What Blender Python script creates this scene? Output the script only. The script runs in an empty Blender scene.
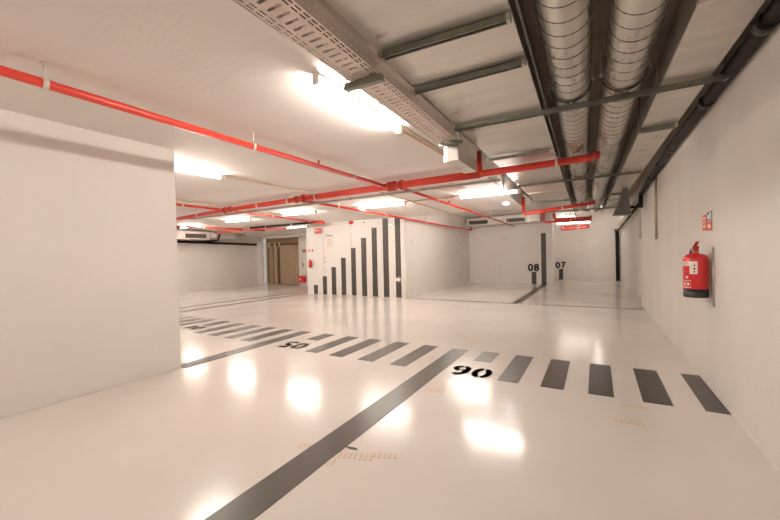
import bpy, bmesh, math, random
from mathutils import Vector, Matrix
random.seed(4)
S = bpy.context.scene
COL = S.collection
PI = math.pi

# ------------------------------------------------------------------ materials
def mat(name, col, rough=.5, metal=0., noise=None, bump=0., bscale=40., emit=0., ecol=None, coat=0., stretch=None, rvar=0., spec=None):
    m = bpy.data.materials.new(name); m.use_nodes = True
    nt = m.node_tree; b = nt.nodes['Principled BSDF']
    b.inputs['Base Color'].default_value = (*col, 1); b.inputs['Roughness'].default_value = rough
    b.inputs['Metallic'].default_value = metal
    if spec is not None: b.inputs['Specular IOR Level'].default_value = spec
    if coat: b.inputs['Coat Weight'].default_value = coat; b.inputs['Coat Roughness'].default_value = .1
    tc = nt.nodes.new('ShaderNodeTexCoord'); mp = nt.nodes.new('ShaderNodeMapping')
    nt.links.new(tc.outputs['Object'], mp.inputs['Vector'])
    if stretch: mp.inputs['Scale'].default_value = stretch
    if noise:
        amt, sc = noise
        n = nt.nodes.new('ShaderNodeTexNoise'); n.inputs['Scale'].default_value = sc; n.inputs['Detail'].default_value = 5
        nt.links.new(mp.outputs['Vector'], n.inputs['Vector'])
        r = nt.nodes.new('ShaderNodeValToRGB')
        r.color_ramp.elements[0].position = .3; r.color_ramp.elements[1].position = .7
        r.color_ramp.elements[0].color = (*[max(0, c*(1-amt)) for c in col], 1)
        r.color_ramp.elements[1].color = (*[min(1, c*(1+amt)) for c in col], 1)
        nt.links.new(n.outputs['Fac'], r.inputs['Fac']); nt.links.new(r.outputs['Color'], b.inputs['Base Color'])
        if rvar:
            mr = nt.nodes.new('ShaderNodeMapRange'); mr.inputs['From Min'].default_value = .3; mr.inputs['From Max'].default_value = .7
            mr.inputs['To Min'].default_value = rough-rvar; mr.inputs['To Max'].default_value = rough+rvar
            nt.links.new(n.outputs['Fac'], mr.inputs['Value']); nt.links.new(mr.outputs['Result'], b.inputs['Roughness'])
    if bump:
        n2 = nt.nodes.new('ShaderNodeTexNoise'); n2.inputs['Scale'].default_value = bscale; n2.inputs['Detail'].default_value = 3
        nt.links.new(mp.outputs['Vector'], n2.inputs['Vector'])
        bp = nt.nodes.new('ShaderNodeBump'); bp.inputs['Strength'].default_value = bump; bp.inputs['Distance'].default_value = .01
        nt.links.new(n2.outputs['Fac'], bp.inputs['Height']); nt.links.new(bp.outputs['Normal'], b.inputs['Normal'])
    if emit:
        b.inputs['Emission Color'].default_value = (*(ecol or col), 1); b.inputs['Emission Strength'].default_value = emit
    return m

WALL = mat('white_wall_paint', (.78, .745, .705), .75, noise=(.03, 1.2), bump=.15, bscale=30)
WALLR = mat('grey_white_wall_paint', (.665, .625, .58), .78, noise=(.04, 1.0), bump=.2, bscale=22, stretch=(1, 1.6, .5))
CEIL = mat('white_ceiling_paint', (.77, .725, .69), .8, noise=(.035, .9), bump=.15, bscale=18, stretch=(.4, 2, 1))
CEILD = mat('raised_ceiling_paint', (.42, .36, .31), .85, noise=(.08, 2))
FLOOR = mat('glossy_epoxy_floor', (.72, .67, .62), .165, noise=(.035, 1.1), bump=.05, bscale=9, coat=.0, rvar=.03, spec=.42)
STRIPE = mat('charcoal_floor_paint', (.052, .044, .037), .34, noise=(.18, 6), bump=.05, bscale=60)
WSTRIPE = mat('charcoal_wall_paint', (.065, .057, .05), .5, noise=(.2, 9), stretch=(1, 1, .4))
DIGIT = mat('dark_digit_paint', (.03, .026, .024), .4, noise=(.1, 8))
RED = mat('red_pipe_paint', (.70, .05, .03), .32, noise=(.08, 5))
REDD = mat('red_coupling_paint', (.42, .03, .02), .4, noise=(.1, 9))
CLAMP = mat('zinc_clamp', (.72, .66, .6), .4, .4, noise=(.1, 9))
GALV = mat('galvanised_sheet', (.56, .54, .49), .30, .88, noise=(.12, 5), bump=.06, bscale=12, stretch=(1, .35, 1), rvar=.06)
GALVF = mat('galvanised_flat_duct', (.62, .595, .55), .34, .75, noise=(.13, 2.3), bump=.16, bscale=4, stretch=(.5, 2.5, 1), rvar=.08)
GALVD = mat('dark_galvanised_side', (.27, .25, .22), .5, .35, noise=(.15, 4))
STRUT = mat('grey_channel_steel', (.20, .205, .18), .38, .7, noise=(.15, 12))
SEAM = mat('dark_seam_steel', (.13, .12, .105), .45, .6, noise=(.1, 10))
RUBBER = mat('black_rubber_band', (.02, .02, .018), .5, noise=(.1, 10))
BLACKP = mat('black_drain_pipe', (.014, .011, .009), .5, noise=(.2, 7), spec=.15)
TRAY = mat('perforated_tray_zinc', (.62, .53, .48), .4, .55, noise=(.08, 8))
BEIGE = mat('beige_conduit', (.66, .52, .38), .55, noise=(.08, 7))
CONDW = mat('yellowish_conduit', (.52, .46, .30), .55, noise=(.08, 7))
HOUSE = mat('white_fixture_plastic', (.85, .80, .74), .4, noise=(.02, 5))
PEACH = mat('peach_end_cap', (.85, .58, .42), .45, noise=(.03, 5))
TUBE = mat('lit_tube', (1, .93, .85), .4, noise=(.01, 3), emit=104, ecol=(1, .90, .815))
TUBEDIM = mat('lit_tube_soft', (1, .93, .85), .4, noise=(.01, 3), emit=45, ecol=(1, .90, .815))
TUBELOW = mat('lit_tube_low', (1, .93, .85), .4, noise=(.01, 3), emit=22, ecol=(1, .90, .815))
TUBEX = mat('lit_tube_back', (1, .93, .85), .4, noise=(.01, 3), emit=116, ecol=(1, .90, .815))
TUBEFAINT = mat('lit_tube_faint', (1, .93, .85), .4, noise=(.01, 3), emit=4, ecol=(1, .90, .815))
TUBE2 = mat('lit_led', (1, 1, 1), .4, noise=(.01, 3), emit=25, ecol=(.85, .93, 1))
REDSIGN = mat('red_sign', (.62, .03, .03), .4, noise=(.05, 9))
WHITE = mat('white_print', (.85, .8, .75), .5, noise=(.02, 9))
YELLOW = mat('pale_yellow_print', (.85, .72, .42), .5, noise=(.04, 9))
BLUEG = mat('grey_blue_print', (.16, .2, .26), .5, noise=(.05, 9))
EXT = mat('red_extinguisher_enamel', (.68, .015, .02), .28, noise=(.03, 6), coat=.4)
BLACK = mat('black_plastic', (.02, .02, .018), .45, noise=(.1, 9))
TAN = mat('tan_door_panel', (.42, .30, .19), .6, noise=(.1, 3), stretch=(3, 3, .5))
TANL = mat('pale_tan_post', (.58, .44, .31), .55, noise=(.06, 4))
TAND = mat('dark_tan_gap', (.13, .085, .05), .7, noise=(.1, 4))
GRILLE = mat('dark_grille', (.07, .055, .045), .5, noise=(.1, 9))
HVAC = mat('pale_metal_casing', (.72, .65, .6), .45, .25, noise=(.05, 4))
GREYH = mat('grey_damper', (.13, .13, .115), .5, .3, noise=(.1, 6))
TYRE = mat('tan_tyre_scuff', (.62, .47, .33), .35, noise=(.12, 14))
PAPER = mat('cream_paper', (.78, .70, .6), .6, noise=(.05, 18))
METAL = mat('brushed_metal', (.5, .47, .43), .35, .8, noise=(.1, 9))
DOORG = mat('door_joint_grey', (.52, .46, .42), .7, noise=(.05, 9))

# board joint lines in the ceiling paint (real shallow grooves in the coat)
def add_joints(m, axis, scale, depth):
    nt = m.node_tree; b = nt.nodes['Principled BSDF']
    bp = next(n for n in nt.nodes if n.type == 'BUMP')
    tc = nt.nodes['Texture Coordinate']
    sx = nt.nodes.new('ShaderNodeSeparateXYZ'); nt.links.new(tc.outputs['Object'], sx.inputs[0])
    mu = nt.nodes.new('ShaderNodeMath'); mu.operation = 'MULTIPLY'; mu.inputs[1].default_value = scale
    fr = nt.nodes.new('ShaderNodeMath'); fr.operation = 'FRACT'
    lt = nt.nodes.new('ShaderNodeMath'); lt.operation = 'LESS_THAN'; lt.inputs[1].default_value = .012*scale
    nt.links.new(sx.outputs[axis], mu.inputs[0]); nt.links.new(mu.outputs[0], fr.inputs[0]); nt.links.new(fr.outputs[0], lt.inputs[0])
    bp2 = nt.nodes.new('ShaderNodeBump'); bp2.inputs['Strength'].default_value = depth; bp2.inputs['Distance'].default_value = .01
    bp2.invert = True
    nt.links.new(lt.outputs[0], bp2.inputs['Height']); nt.links.new(bp.outputs['Normal'], bp2.inputs['Normal'])
    nt.links.new(bp2.outputs['Normal'], b.inputs['Normal'])
add_joints(CEIL, 'Y', 1/2.42, .5)

# ------------------------------------------------------------------ mesh helpers
def V(*a): return Vector(a)
class MB:
    def __init__(s): s.bm = bmesh.new()
    def box(s, a, b, bev=0.):
        a, b = V(*a), V(*b); lo = V(*[min(a[i], b[i]) for i in range(3)]); hi = V(*[max(a[i], b[i]) for i in range(3)])
        return s.obox((lo+hi)/2, (hi-lo), Matrix.Identity(3), bev)
    def obox(s, c, size, R=Matrix.Identity(3), bev=0.):
        r = bmesh.ops.create_cube(s.bm, size=1); vs = r['verts']
        for v in vs: v.co = V(c[0], c[1], c[2]) + R @ V(v.co.x*size[0], v.co.y*size[1], v.co.z*size[2])
        if bev:
            es = list({e for v in vs for e in v.link_edges})
            bmesh.ops.bevel(s.bm, geom=es, offset=bev, segments=2, affect='EDGES')
        return s
    def tube(s, pts, r, seg=14, cap=True, rs=None):
        pts = [V(*p) for p in pts]; n = len(pts); rings = []
        up = None
        for i, p in enumerate(pts):
            d = (pts[min(i+1, n-1)] - pts[max(i-1, 0)]).normalized()
            if up is None:
                t = V(0, 0, 1) if abs(d.z) < .9 else V(1, 0, 0); a = d.cross(t).normalized()
            else:
                a = (up - d*up.dot(d)).normalized()
            up = a; b = d.cross(a)
            rr = rs[i] if rs else r
            if 0 < i < n-1:
                c = (pts[i]-pts[i-1]).normalized().dot((pts[i+1]-pts[i]).normalized())
                k = 1/max(.5, math.sqrt(max(0, (1+c)/2)))
            else: k = 1
            rings.append([s.bm.verts.new(p + (a*math.cos(2*PI*j/seg) + b*math.sin(2*PI*j/seg))*rr) for j in range(seg)])
        for i in range(n-1):
            for j in range(seg):
                f = s.bm.faces.new([rings[i][j], rings[i][(j+1) % seg], rings[i+1][(j+1) % seg], rings[i+1][j]]); f.smooth = True
        if cap: s.bm.faces.new(rings[0][::-1]); s.bm.faces.new(rings[-1])
        return s
    def lathe(s, prof, c, seg=28, axis='Z'):
        rings = []
        for r, z in prof:
            ring = []
            for j in range(seg):
                t = 2*PI*j/seg; x, y = r*math.cos(t), r*math.sin(t)
                p = V(x, y, z) if axis == 'Z' else (V(z, x, y) if axis == 'X' else V(y, z, x))
                ring.append(s.bm.verts.new(V(*c)+p))
            rings.append(ring)
        for i in range(len(rings)-1):
            for j in range(seg):
                f = s.bm.faces.new([rings[i][j], rings[i][(j+1) % seg], rings[i+1][(j+1) % seg], rings[i+1][j]]); f.smooth = True
        s.bm.faces.new(rings[0][::-1]); s.bm.faces.new(rings[-1]); return s
    def poly(s, pts, d):                      # prism: polygon pushed along vector d
        a = [s.bm.verts.new(V(*p)) for p in pts]; b = [s.bm.verts.new(V(*p)+V(*d)) for p in pts]; n = len(a)
        s.bm.faces.new(a[::-1]); s.bm.faces.new(b)
        for i in range(n): s.bm.faces.new([a[i], a[(i+1) % n], b[(i+1) % n], b[i]])
        return s
    def quad(s, pts):
        s.bm.faces.new([s.bm.verts.new(V(*p)) for p in pts]); return s
    def build(s, name, m, parent=None, label=None):
        bmesh.ops.recalc_face_normals(s.bm, faces=s.bm.faces)
        if parent is not None and not isinstance(parent, bool):
            org = V(0, 0, 0); q = parent
            while q is not None: org = org + q.location; q = q.parent
        else:
            xs = [v.co for v in s.bm.verts]
            org = V((min(v.x for v in xs)+max(v.x for v in xs))/2, (min(v.y for v in xs)+max(v.y for v in xs))/2, min(v.z for v in xs))
        for v in s.bm.verts: v.co -= org
        me = bpy.data.meshes.new(name); s.bm.to_mesh(me); s.bm.free()
        me.materials.append(m)
        o = bpy.data.objects.new(name, me); COL.objects.link(o)
        if parent is not None: o.parent = parent
        else: o.location = org
        if label: o['label'] = label
        return o
def tag(o, label, cat, group=None, kind=None):
    o['label'] = label; o['category'] = cat
    if group: o['group'] = group
    if kind: o['kind'] = kind
    return o
def thing(name, loc, label, cat, group=None):
    o = bpy.data.objects.new(name, None); COL.objects.link(o); o.location = loc; o.empty_display_size = .1
    return tag(o, label, cat, group)
def struct(name, mb, m):
    o = mb.build(name, m); o['kind'] = 'structure'; return o

# ------------------------------------------------------------------ setting
CZ, BZ, DZ = 2.5, 2.65, 2.85
XR = -1.52                                       # edge of the raised zone over the ducts
def cz(y): return CZ if y < 5.4 else CZ-.049*(y-5.4)
#                    # main, bay and raised ceiling heights
struct('floor', MB().box((-14.2, -4.2, -.12), (1.5, 17.8, 0)), FLOOR)
c = MB()
c.box((-14.2, -4.2, CZ), (XR, 5.4, CZ+.5))
for x0, x1, y1 in ((-14.2, -8.42, 12.6), (-8.42, XR, 9.26)):
    c.poly([(x0, 5.4, CZ), (x0, y1, cz(y1)), (x0, y1, CZ+.5), (x0, 5.4, CZ+.5)], (x1-x0, 0, 0))
struct('ceiling', c, CEIL)
struct('ceiling_bay', MB().box((-4.9, 9.26, BZ), (XR, 14.75, BZ+.35)), CEIL)
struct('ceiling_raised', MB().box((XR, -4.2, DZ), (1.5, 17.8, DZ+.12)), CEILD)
struct('wall_left', MB().box((-4.48, -4.2, 0), (-4.18, 2.44, CZ), .004), WALL)
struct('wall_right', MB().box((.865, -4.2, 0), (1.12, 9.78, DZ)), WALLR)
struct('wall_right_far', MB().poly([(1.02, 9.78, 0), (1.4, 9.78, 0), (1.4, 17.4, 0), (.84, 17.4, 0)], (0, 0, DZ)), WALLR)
struct('wall_far', MB().box((-1.85, 17.3, 0), (1.3, 17.6, DZ)), WALL)
struct('wall_pillar', MB().box((-1.79, 14.6, 0), (-1.375, 14.95, DZ)), WALL)
struct('wall_back', MB().box((-4.75, 14.62, 0), (-1.79, 14.9, DZ)), WALL)
struct('wall_partition', MB().box((-1.85, 14.95, 0), (-1.66, 17.3, DZ)), WALL)
struct('wall_bay', MB().poly([(-4.75, 9.28, 0), (-4.72, 9.28, 0), (-4.52, 14.62, 0), (-4.75, 14.62, 0)], (0, 0, BZ)), WALL)
struct('wall_bars', MB().box((-8.42, 9.24, 0), (-4.75, 9.55, 2.33)), WALL)
struct('wall_corner', MB().box((-8.42, 9.55, 0), (-8.2, 11.9, CZ)), WALL)
w = MB(); w.box((-11.12, 11.7, 0), (-8.42, 11.76, CZ)); w.box((-13.36, 11.7, 2.09), (-11.12, 11.76, CZ)); w.box((-13.72, 11.7, 0), (-13.36, 11.76, CZ))
struct('wall_doorway', w, WALL)
struct('wall_doorway_rear', MB().box((-14, 12.5, 0), (-10.5, 12.7, CZ)), TAN)
struct('wall_far_left', MB().box((-13.95, -4.2, 0), (-13.7, 11.9, CZ)), WALL)
struct('wall_behind', MB().box((-14.2, -4.45, 0), (1.5, -4.2, DZ+.1)), WALL)

# doorway with folding tan door
t = thing('folding_door', (-12.24, 12.05, 0), 'tan folding panel door standing half folded in the doorway of the far wall', 'door')
MB().box((-12.58, 12.02, .02), (-11.15, 12.06, 2.02)).build('door_panel', TAN, t)
for x0, x1 in ((-13.25, -13.0), (-12.92, -12.72)):
    MB().box((x0, 11.98, .02), (x1, 12.02, 1.98)).build('folded_panel', TAN, t)
for x0, x1 in ((-13.0, -12.92), (-12.72, -12.6), (-13.36, -13.25)):
    MB().box((x0, 12.04, .02), (x1, 12.07, 1.98)).build('shadow_gap', TAND, t)
MB().box((-13.36, 11.96, 1.78), (-11.12, 12.0, 1.86)).build('top_rail', TAND, t)
for x in (-13.2, -12.82, -12.53):
    MB().box((x-(.08 if x < -13 else .03), 11.93, 1.7), (x+(.08 if x < -13 else .03), 11.96, 1.92)).build('hanger_plate', TANL, t)
MB().box((-13.36, 11.99, 1.88), (-11.12, 12.03, 2.09)).build('lintel_panel', TAN, t)

# ------------------------------------------------------------------ painted floor marks
def fquad(name, pts, label, group=None, m=STRIPE, cat='floor marking', z=.003):
    o = MB().poly([(p[0], p[1], .0005) for p in pts], (0, 0, z-.0005)).build(name, m)
    return tag(o, label, cat, group)
def frect(name, x0, x1, y0, y1, label, group=None, **k):
    return fquad(name, [(x0, y0), (x1, y0), (x1, y1), (x0, y1)], label, group, **k)
frect('bay_line', -1.645, -1.435, -.9, 4.53, 'long wide charcoal floor line running toward the viewer just left of floor number 06')
frect('bay_line', -4.31, -4.10, 2.445, 4.56, 'charcoal floor line coming from behind the left wall end beside floor number 05')
G = 'charcoal crosswalk dashes across the floor'
dash = [
 (.715, .862, 'last charcoal crosswalk dash, touching the foot of the right wall', 0),
 (.32, .52, 'charcoal crosswalk dash, second from the right wall', 0),
 (-.075, .118, 'charcoal crosswalk dash, third from the right wall, with near vertical left edge', 0),
 (-.465, -.268, 'charcoal crosswalk dash, fourth from the right wall, edged by a bright floor reflection', 0),
 (-.855, -.66, 'charcoal crosswalk dash immediately right of floor number 06', 0),
 (-1.25, -1.05, 'short charcoal floor block directly behind floor number 06', 1),
 (-2.06, -1.86, 'charcoal crosswalk dash immediately left of the long wide floor line', 0),
 (-2.505, -2.29, 'charcoal crosswalk dash, second to the left of the long wide floor line', 0),
 (-2.945, -2.735, 'charcoal crosswalk dash, third to the left of the long wide floor line', 0),
 (-3.36, -3.15, 'faded charcoal crosswalk dash immediately right of floor number 05', 0),
 (-3.81, -3.60, 'short charcoal floor block directly behind floor number 05', 1),
 (-4.72, -4.50, 'charcoal crosswalk dash immediately left of the floor line by number 05', 0),
 (-5.12, -4.92, 'faint charcoal crosswalk dash, second to the left of the line by number 05', 0),
 (-5.55, -5.33, 'charcoal crosswalk dash, third to the left of the line by number 05', 0),
 (-5.99, -5.77, 'charcoal crosswalk dash, fourth to the left of the line by number 05', 0),
 (-6.47, -6.26, 'short charcoal floor block directly behind floor number 04', 1),
 (-7.32, -7.10, 'distant charcoal crosswalk dash, first to the left of floor number 04', 2),
 (-7.75, -7.53, 'distant charcoal crosswalk dash, second to the left of floor number 04', 2),
 (-8.18, -7.96, 'distant charcoal crosswalk dash, third to the left of floor number 04', 2),
 (-8.61, -8.39, 'farthest charcoal crosswalk dash showing beside the left wall end', 2)]
for x0, x1, lb, k in dash:
    y1 = 4.55 + max(0, -x0-4.5)*.045; y0 = 3.58 + max(0, -x0-3)*.045
    if k == 1: y0 = y1-.42
    frect('floor_dash', x0, x1, y0, y1, lb, G)
frect('bay_line', -6.98, -6.78, 1.8, 4.68, 'charcoal floor line left of floor number 04, mostly behind the left wall')
def fseg(name, a, b, w, label, group=None):
    a, b = V(*a, 0), V(*b, 0); d = (b-a).normalized(); n = V(-d.y, d.x, 0)*w/2
    return fquad(name, [a-n, b-n, b+n, a+n], label, group)
fseg('lane_line', (-9.35, 5.2), (-9.0, 10.9), .13, 'farther of the two thin brown floor lines leading to the far doorway')
fseg('lane_line', (-8.6, 4.9), (-8.5, 9.2), .13, 'nearer of the two thin brown floor lines leading to the bar stripe wall')
# bay front line and the 07 / 08 divider
fseg('threshold_line', (-4.72, 9.235), (-2.29, 9.12), .10, 'thin dark line across the mouth of bay 08, left of the dividing band')
fseg('threshold_line', (-1.12, 9.09), (1.0, 9.12), .10, 'thin dark line across the mouth of bay 07')
for i in range(7):
    x = -2.2 + i*.155
    frect('threshold_dash', x, x+.085, 9.06, 9.14, 'tiny dark dashes in the bay mouth line where the dividing band meets it', 'tiny dashes of the bay mouth line')
fquad('divider_band', [(-1.80, 9.16), (-1.60, 9.16), (-1.60, 14.6), (-1.79, 14.6)], 'dark floor band dividing bay 08 from bay 07, ending at the white pillar')

# digits (stroked shapes, painted)
def digit_mesh(ch, stencil=False):
    """polylines in a 0..0.62 x 0..1 cell"""
    def arc(cx, cy, rx, ry, a0, a1, n=22): return [(cx+rx*math.cos(math.radians(a0+(a1-a0)*i/n)), cy+ry*math.sin(math.radians(a0+(a1-a0)*i/n))) for i in range(n+1)]
    W = {'0': [arc(.31, .5, .22, .41, 0, 360, 36)],
         '8': [arc(.31, .74, .185, .18, 0, 360, 30), arc(.31, .29, .22, .20, 0, 360, 30)],
         '6': [arc(.31, .30, .21, .21, 0, 360, 30), arc(.34, .44, .24, .47, 180, 62, 18)],
         '7': [[(.05, .91), (.56, .91), (.40, .60), (.29, .30), (.25, 0)]],
         '5': [[(.54, .91), (.17, .91), (.12, .50)], arc(.29, .30, .24, .24, 128, -140, 26)],
         '4': [[(.42, 0), (.42, .93), (.06, .26), (.60, .26)]]}
    return W[ch]
def draw_digit(mb, ch, P, wd, stencil):
    for line in digit_mesh(ch):
        closed = (abs(line[0][0]-line[-1][0]) < 1e-6 and abs(line[0][1]-line[-1][1]) < 1e-6)
        n = len(line); L, R = [], []
        for i, p in enumerate(line):
            a = line[i-1] if i > 0 else (line[-2] if closed else line[0]); b = line[i+1] if i < n-1 else (line[1] if closed else line[-1])
            dx, dy = b[0]-a[0], b[1]-a[1]; l = math.hypot(dx, dy) or 1; nx, ny = -dy/l*wd/2, dx/l*wd/2
            if 0 < i < n-1 and not closed:
                d1 = V(p[0]-a[0], p[1]-a[1], 0).normalized(); d2 = V(b[0]-p[0], b[1]-p[1], 0).normalized()
                k = 1/max(.55, math.sqrt(max(0, (1+d1.dot(d2))/2))); nx *= k; ny *= k
            L.append((p[0]+nx, p[1]+ny)); R.append((p[0]-nx, p[1]-ny))
        for i in range(n-1):
            mx, my = (line[i][0]+line[i+1][0])/2, (line[i][1]+line[i+1][1])/2
            if stencil and closed and abs(mx-.31) < .035: continue
            mb.quad([P(*L[i]), P(*L[i+1]), P(*R[i+1]), P(*R[i])])
def number(txt, P, label, name='painted_number', wd=.17, stencil=False, pitch=.72, m=None):
    o_ = P(pitch, 0); t = thing(name, o_, label, 'number')
    for i, ch in enumerate(txt):
        mb = MB(); draw_digit(mb, ch, lambda u, v, i=i: P(u+i*pitch, v), wd, stencil)
        bmesh.ops.solidify(mb.bm, geom=list(mb.bm.faces), thickness=.0015); mb.build('digit', m or DIGIT, t)
    return t
# floor numbers face the aisle beyond, so they read upside down from here
def floorP(xr, yt, s, sy): return lambda u, v: (xr - u*s, yt - v*sy, .004)
number('06', lambda u, v: (-.945-u*.315, 3.565+.31*(1-v), .004), 'dark floor number 06 in stencil lettering, upside down beside the long wide line', stencil=True, wd=.19)
number('05', lambda u, v: (-3.52-u*.29, 3.62+.31*(1-v), .004), 'floor number 05, upside down, near the middle of the crosswalk', m=STRIPE, stencil=True, wd=.19)
number('04', lambda u, v: (-6.16-u*.29, 3.82+.31*(1-v), .004), 'faint floor number 04, upside down, beside the left wall end', m=STRIPE, stencil=True, wd=.19)
# wall numbers
number('08', lambda u, v: (-2.255+u*.29, 14.6185, .50+.275*v), 'black wall number 08 on the back wall left of the pillar', wd=.23)
number('07', lambda u, v: (-1.54+u*.29, 17.2985, .50+.26*v), 'black wall number 07 on the farthest wall right of the pillar', wd=.23)
def wrect(name, x0, x1, z0, z1, y, label, group=None, m=WSTRIPE):
    return tag(MB().box((x0, y-.004, z0), (x1, y-.0005, z1)).build(name, m), label, 'wall marking', group)
wrect('wall_stripe', -2.135, -1.965, .004, .47, 14.62, 'short charcoal wall stripe on the back wall, between floor and number, left of the pillar')
wrect('wall_stripe', -1.405, -1.245, .004, .46, 17.3, 'short charcoal wall stripe on the farthest wall, right of the pillar')
wrect('wall_stripe', -1.785, -1.61, .004, 1.92, 14.6, 'tall charcoal stripe painted on the left side of the white pillar')
bars = [(-8.145, -7.975, .3, 'lowest'), (-7.76, -7.59, .59, 'second lowest'), (-7.395, -7.215, .885, 'third lowest'), (-7.005, -6.825, 1.175, 'fourth lowest'),
        (-6.615, -6.437, 1.475, 'fifth, middle height'), (-6.23, -6.045, 1.77, 'fourth tallest'), (-5.845, -5.662, 2.06, 'third tallest'),
        (-5.46, -5.27, 2.305, 'second from the right, full height'), (-5.045, -4.87, 2.305, 'rightmost, full height')]
for x0, x1, h, lb in bars:
    wrect('wall_bar', x0, x1, .004, h, 9.24, 'vertical charcoal bar of the rising bar pattern, ' + lb, 'rising charcoal bars on the white wall')

# tan tyre scuffs
def scuff(cx, cy, nx, w, h, lb, ang=0):
    mb = MB()
    for i in range(nx):
        x = (i-nx/2)*.033; k = random.uniform(.6, 1)
        c_, s_ = math.cos(ang), math.sin(ang)
        pts = [(x, -h/2*k), (x+.016, -h/2*k), (x+.016, h/2*k), (x, h/2*k)]
        mb.poly([(cx+p[0]*c_-p[1]*s_, cy+p[0]*s_+p[1]*c_, .001) for p in pts], (0, 0, .0015))
    tag(mb.build('tyre_scuff', TYRE), lb, 'tyre mark')
scuff(-1.34, 1.83, 9, 0, .09, 'tan comb shaped tyre scuff close to the right edge of the long wide line', .35)
scuff(-1.15, 1.93, 5, 0, .08, 'tan tyre scuff, rightmost of the nearest cluster by the long wide line', .35)
scuff(-1.42, 1.71, 3, 0, .08, 'small tan tyre scuff, lowest of the nearest cluster by the long wide line', .35)
scuff(-1.68, 1.79, 3, 0, .08, 'tan tyre scuff touching the left edge of the long wide floor line', .35)
scuff(-1.28, 3.08, 6, 0, .10, 'faint tan tyre scuff below floor number 06, nearer the viewer', .2)
scuff(-1.22, 3.45, 5, 0, .08, 'faint tan tyre scuff close under floor number 06', .2)
scuff(.20, 3.12, 6, 0, .08, 'faint tan tyre scuff in front of the second crosswalk dash from the right', .1)
scuff(.26, 3.45, 6, 0, .08, 'faint tan tyre scuff beside the second crosswalk dash from the right', .1)
mb = MB()
for i in range(24):
    a0, a1 = 2*PI*i/24, 2*PI*(i+.8)/24
    mb.poly([(-1.73+.085*math.cos(a0), 3.83+.085*math.sin(a0), .001), (-1.73+.085*math.cos(a1), 3.83+.085*math.sin(a1), .001), (-1.73+.065*math.cos(a1), 3.83+.065*math.sin(a1), .001), (-1.73+.065*math.cos(a0), 3.83+.065*math.sin(a0), .001)], (0, 0, .0012))
tag(mb.build('stain_ring', TYRE), 'faint tan ring stain left of the long wide floor line near the crosswalk', 'stain')
tag(MB().poly([(-1.46, 1.90, .003), (-1.40, 1.885, .003), (-1.34, 1.90, .003), (-1.37, 1.915, .003)], (0, 0, .001)).build('skid_mark', BLACK), 'tiny black skid mark at the right edge of the long wide floor line', 'skid mark')

# ------------------------------------------------------------------ red sprinkler pipes
def clampset(root, pts, r, ztop, n_label=None):
    for p in pts:
        zt = cz(p[1])+.001 if ztop == CZ else ztop
        b = MB(); b.tube([(p[0]-p[3]*.014, p[1]-p[4]*.014, p[2]), (p[0]+p[3]*.014, p[1]+p[4]*.014, p[2])], r*1.22, 16); cl = b.build('pipe_clamp', CLAMP, root)
        b = MB(); b.tube([(p[0], p[1], p[2]+r), (p[0], p[1], zt)], .006, 6); b.lathe([(.02, zt-.008), (.02, zt-.002)], (p[0], p[1], 0), 10); b.build('hanger_rod', CLAMP, cl)
def along(a, b, y=None, x=None):
    a, b = V(*a), V(*b)
    t = (y-a.y)/(b.y-a.y) if y is not None else (x-a.x)/(b.x-a.x)
    p = a+(b-a)*t; d = (b-a).normalized(); return (p.x, p.y, p.z, d.x, d.y)
def coupling(root, p, d, r, w=.035):
    d = V(*d).normalized(); p = V(*p)
    b = MB(); b.tube([p-d*w, p-d*w*.35, p+d*w*.35, p+d*w], r, 16, rs=[r*1.3, r*1.42, r*1.42, r*1.3]); 
    n = d.cross(V(0, 0, 1)); n = n.normalized() if n.length > .1 else V(1, 0, 0)
    b.tube([p-n*r*1.75, p+n*r*1.75], r*.22, 8); return b.build('coupling', REDD, root)

a, b = (-3.0, -3.9, 2.37), (-3.0, 5.2, 2.37)
t = thing('sprinkler_pipe', (-3.0, .6, 2.37), 'long slim red pipe from the upper left corner to the thick red pipe', 'pipe')
MB().tube([a, b], .03, 16).build('pipe', RED, t)
clampset(t, [along(a, b, y=y) for y in (-1.6, .95, 2.55, 4.3)], .03, CZ)
MB().lathe([(.012, -.0), (.012, .03), (.022, .035), (.012, .05)], (-3.0, 3.55, 2.395), 10).build('sprinkler_head', REDD, t)

MP = [(-9.59, 5.62, 2.313), (-7.3, 5.5, 2.365), (-5.03, 5.36, 2.37), (-1.43, 5.19, 2.37)]
t = thing('main_pipe', (-5, 5.35, 2.37), 'thick red pipe crossing the whole ceiling with clamped couplings, left of the ducts', 'pipe')
MB().tube(MP[:3], .048, 18).build('thin_pipe', RED, t)
MB().tube([MP[2], (-2.6, 5.245, 2.37), MP[3]], .058, 20).build('pipe', RED, t)
for x in (-2.95, -2.72, -7.48, -7.28, -5.12, -4.92, -2.86):
    q = along(MP[0] if x < -7.3 else MP[2] if x > -5.03 else MP[1], MP[1] if x < -7.3 else MP[3] if x > -5.03 else MP[2], x=x)
    coupling(t, q[:3], (q[3], q[4], 0), .058 if x > -5 else .05)
clampset(t, [along(MP[1], MP[2], x=x) for x in (-6.3, -5.35)] + [along(MP[2], MP[3], x=x) for x in (-4.6, )] + [along(MP[0], MP[1], x=-8.6)], .052, CZ)
t = thing('crossing_pipe', (-.7, 5.12, 2.37), 'red pipe with upright elbow passing under the ducts, nearest one', 'pipe')
MB().tube([(-1.45, 5.19, 2.69), (-1.44, 5.19, 2.43), (-1.43, 5.19, 2.39), (-1.40, 5.187, 2.372), (-1.35, 5.183, 2.37), (-.02, 5.068, 2.37)], .046, 18, rs=[.044, .044, .05, .052, .048, .044]).build('pipe', RED, t)
MB().tube([(-.03, 5.069, 2.37), (.01, 5.065, 2.37), (.01, 5.065, 2.425)], .05, 14).build('elbow', REDD, t)
clampset(t, [(-.42, 5.10, 2.37, 1, -.08)], .045, 2.44)

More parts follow.
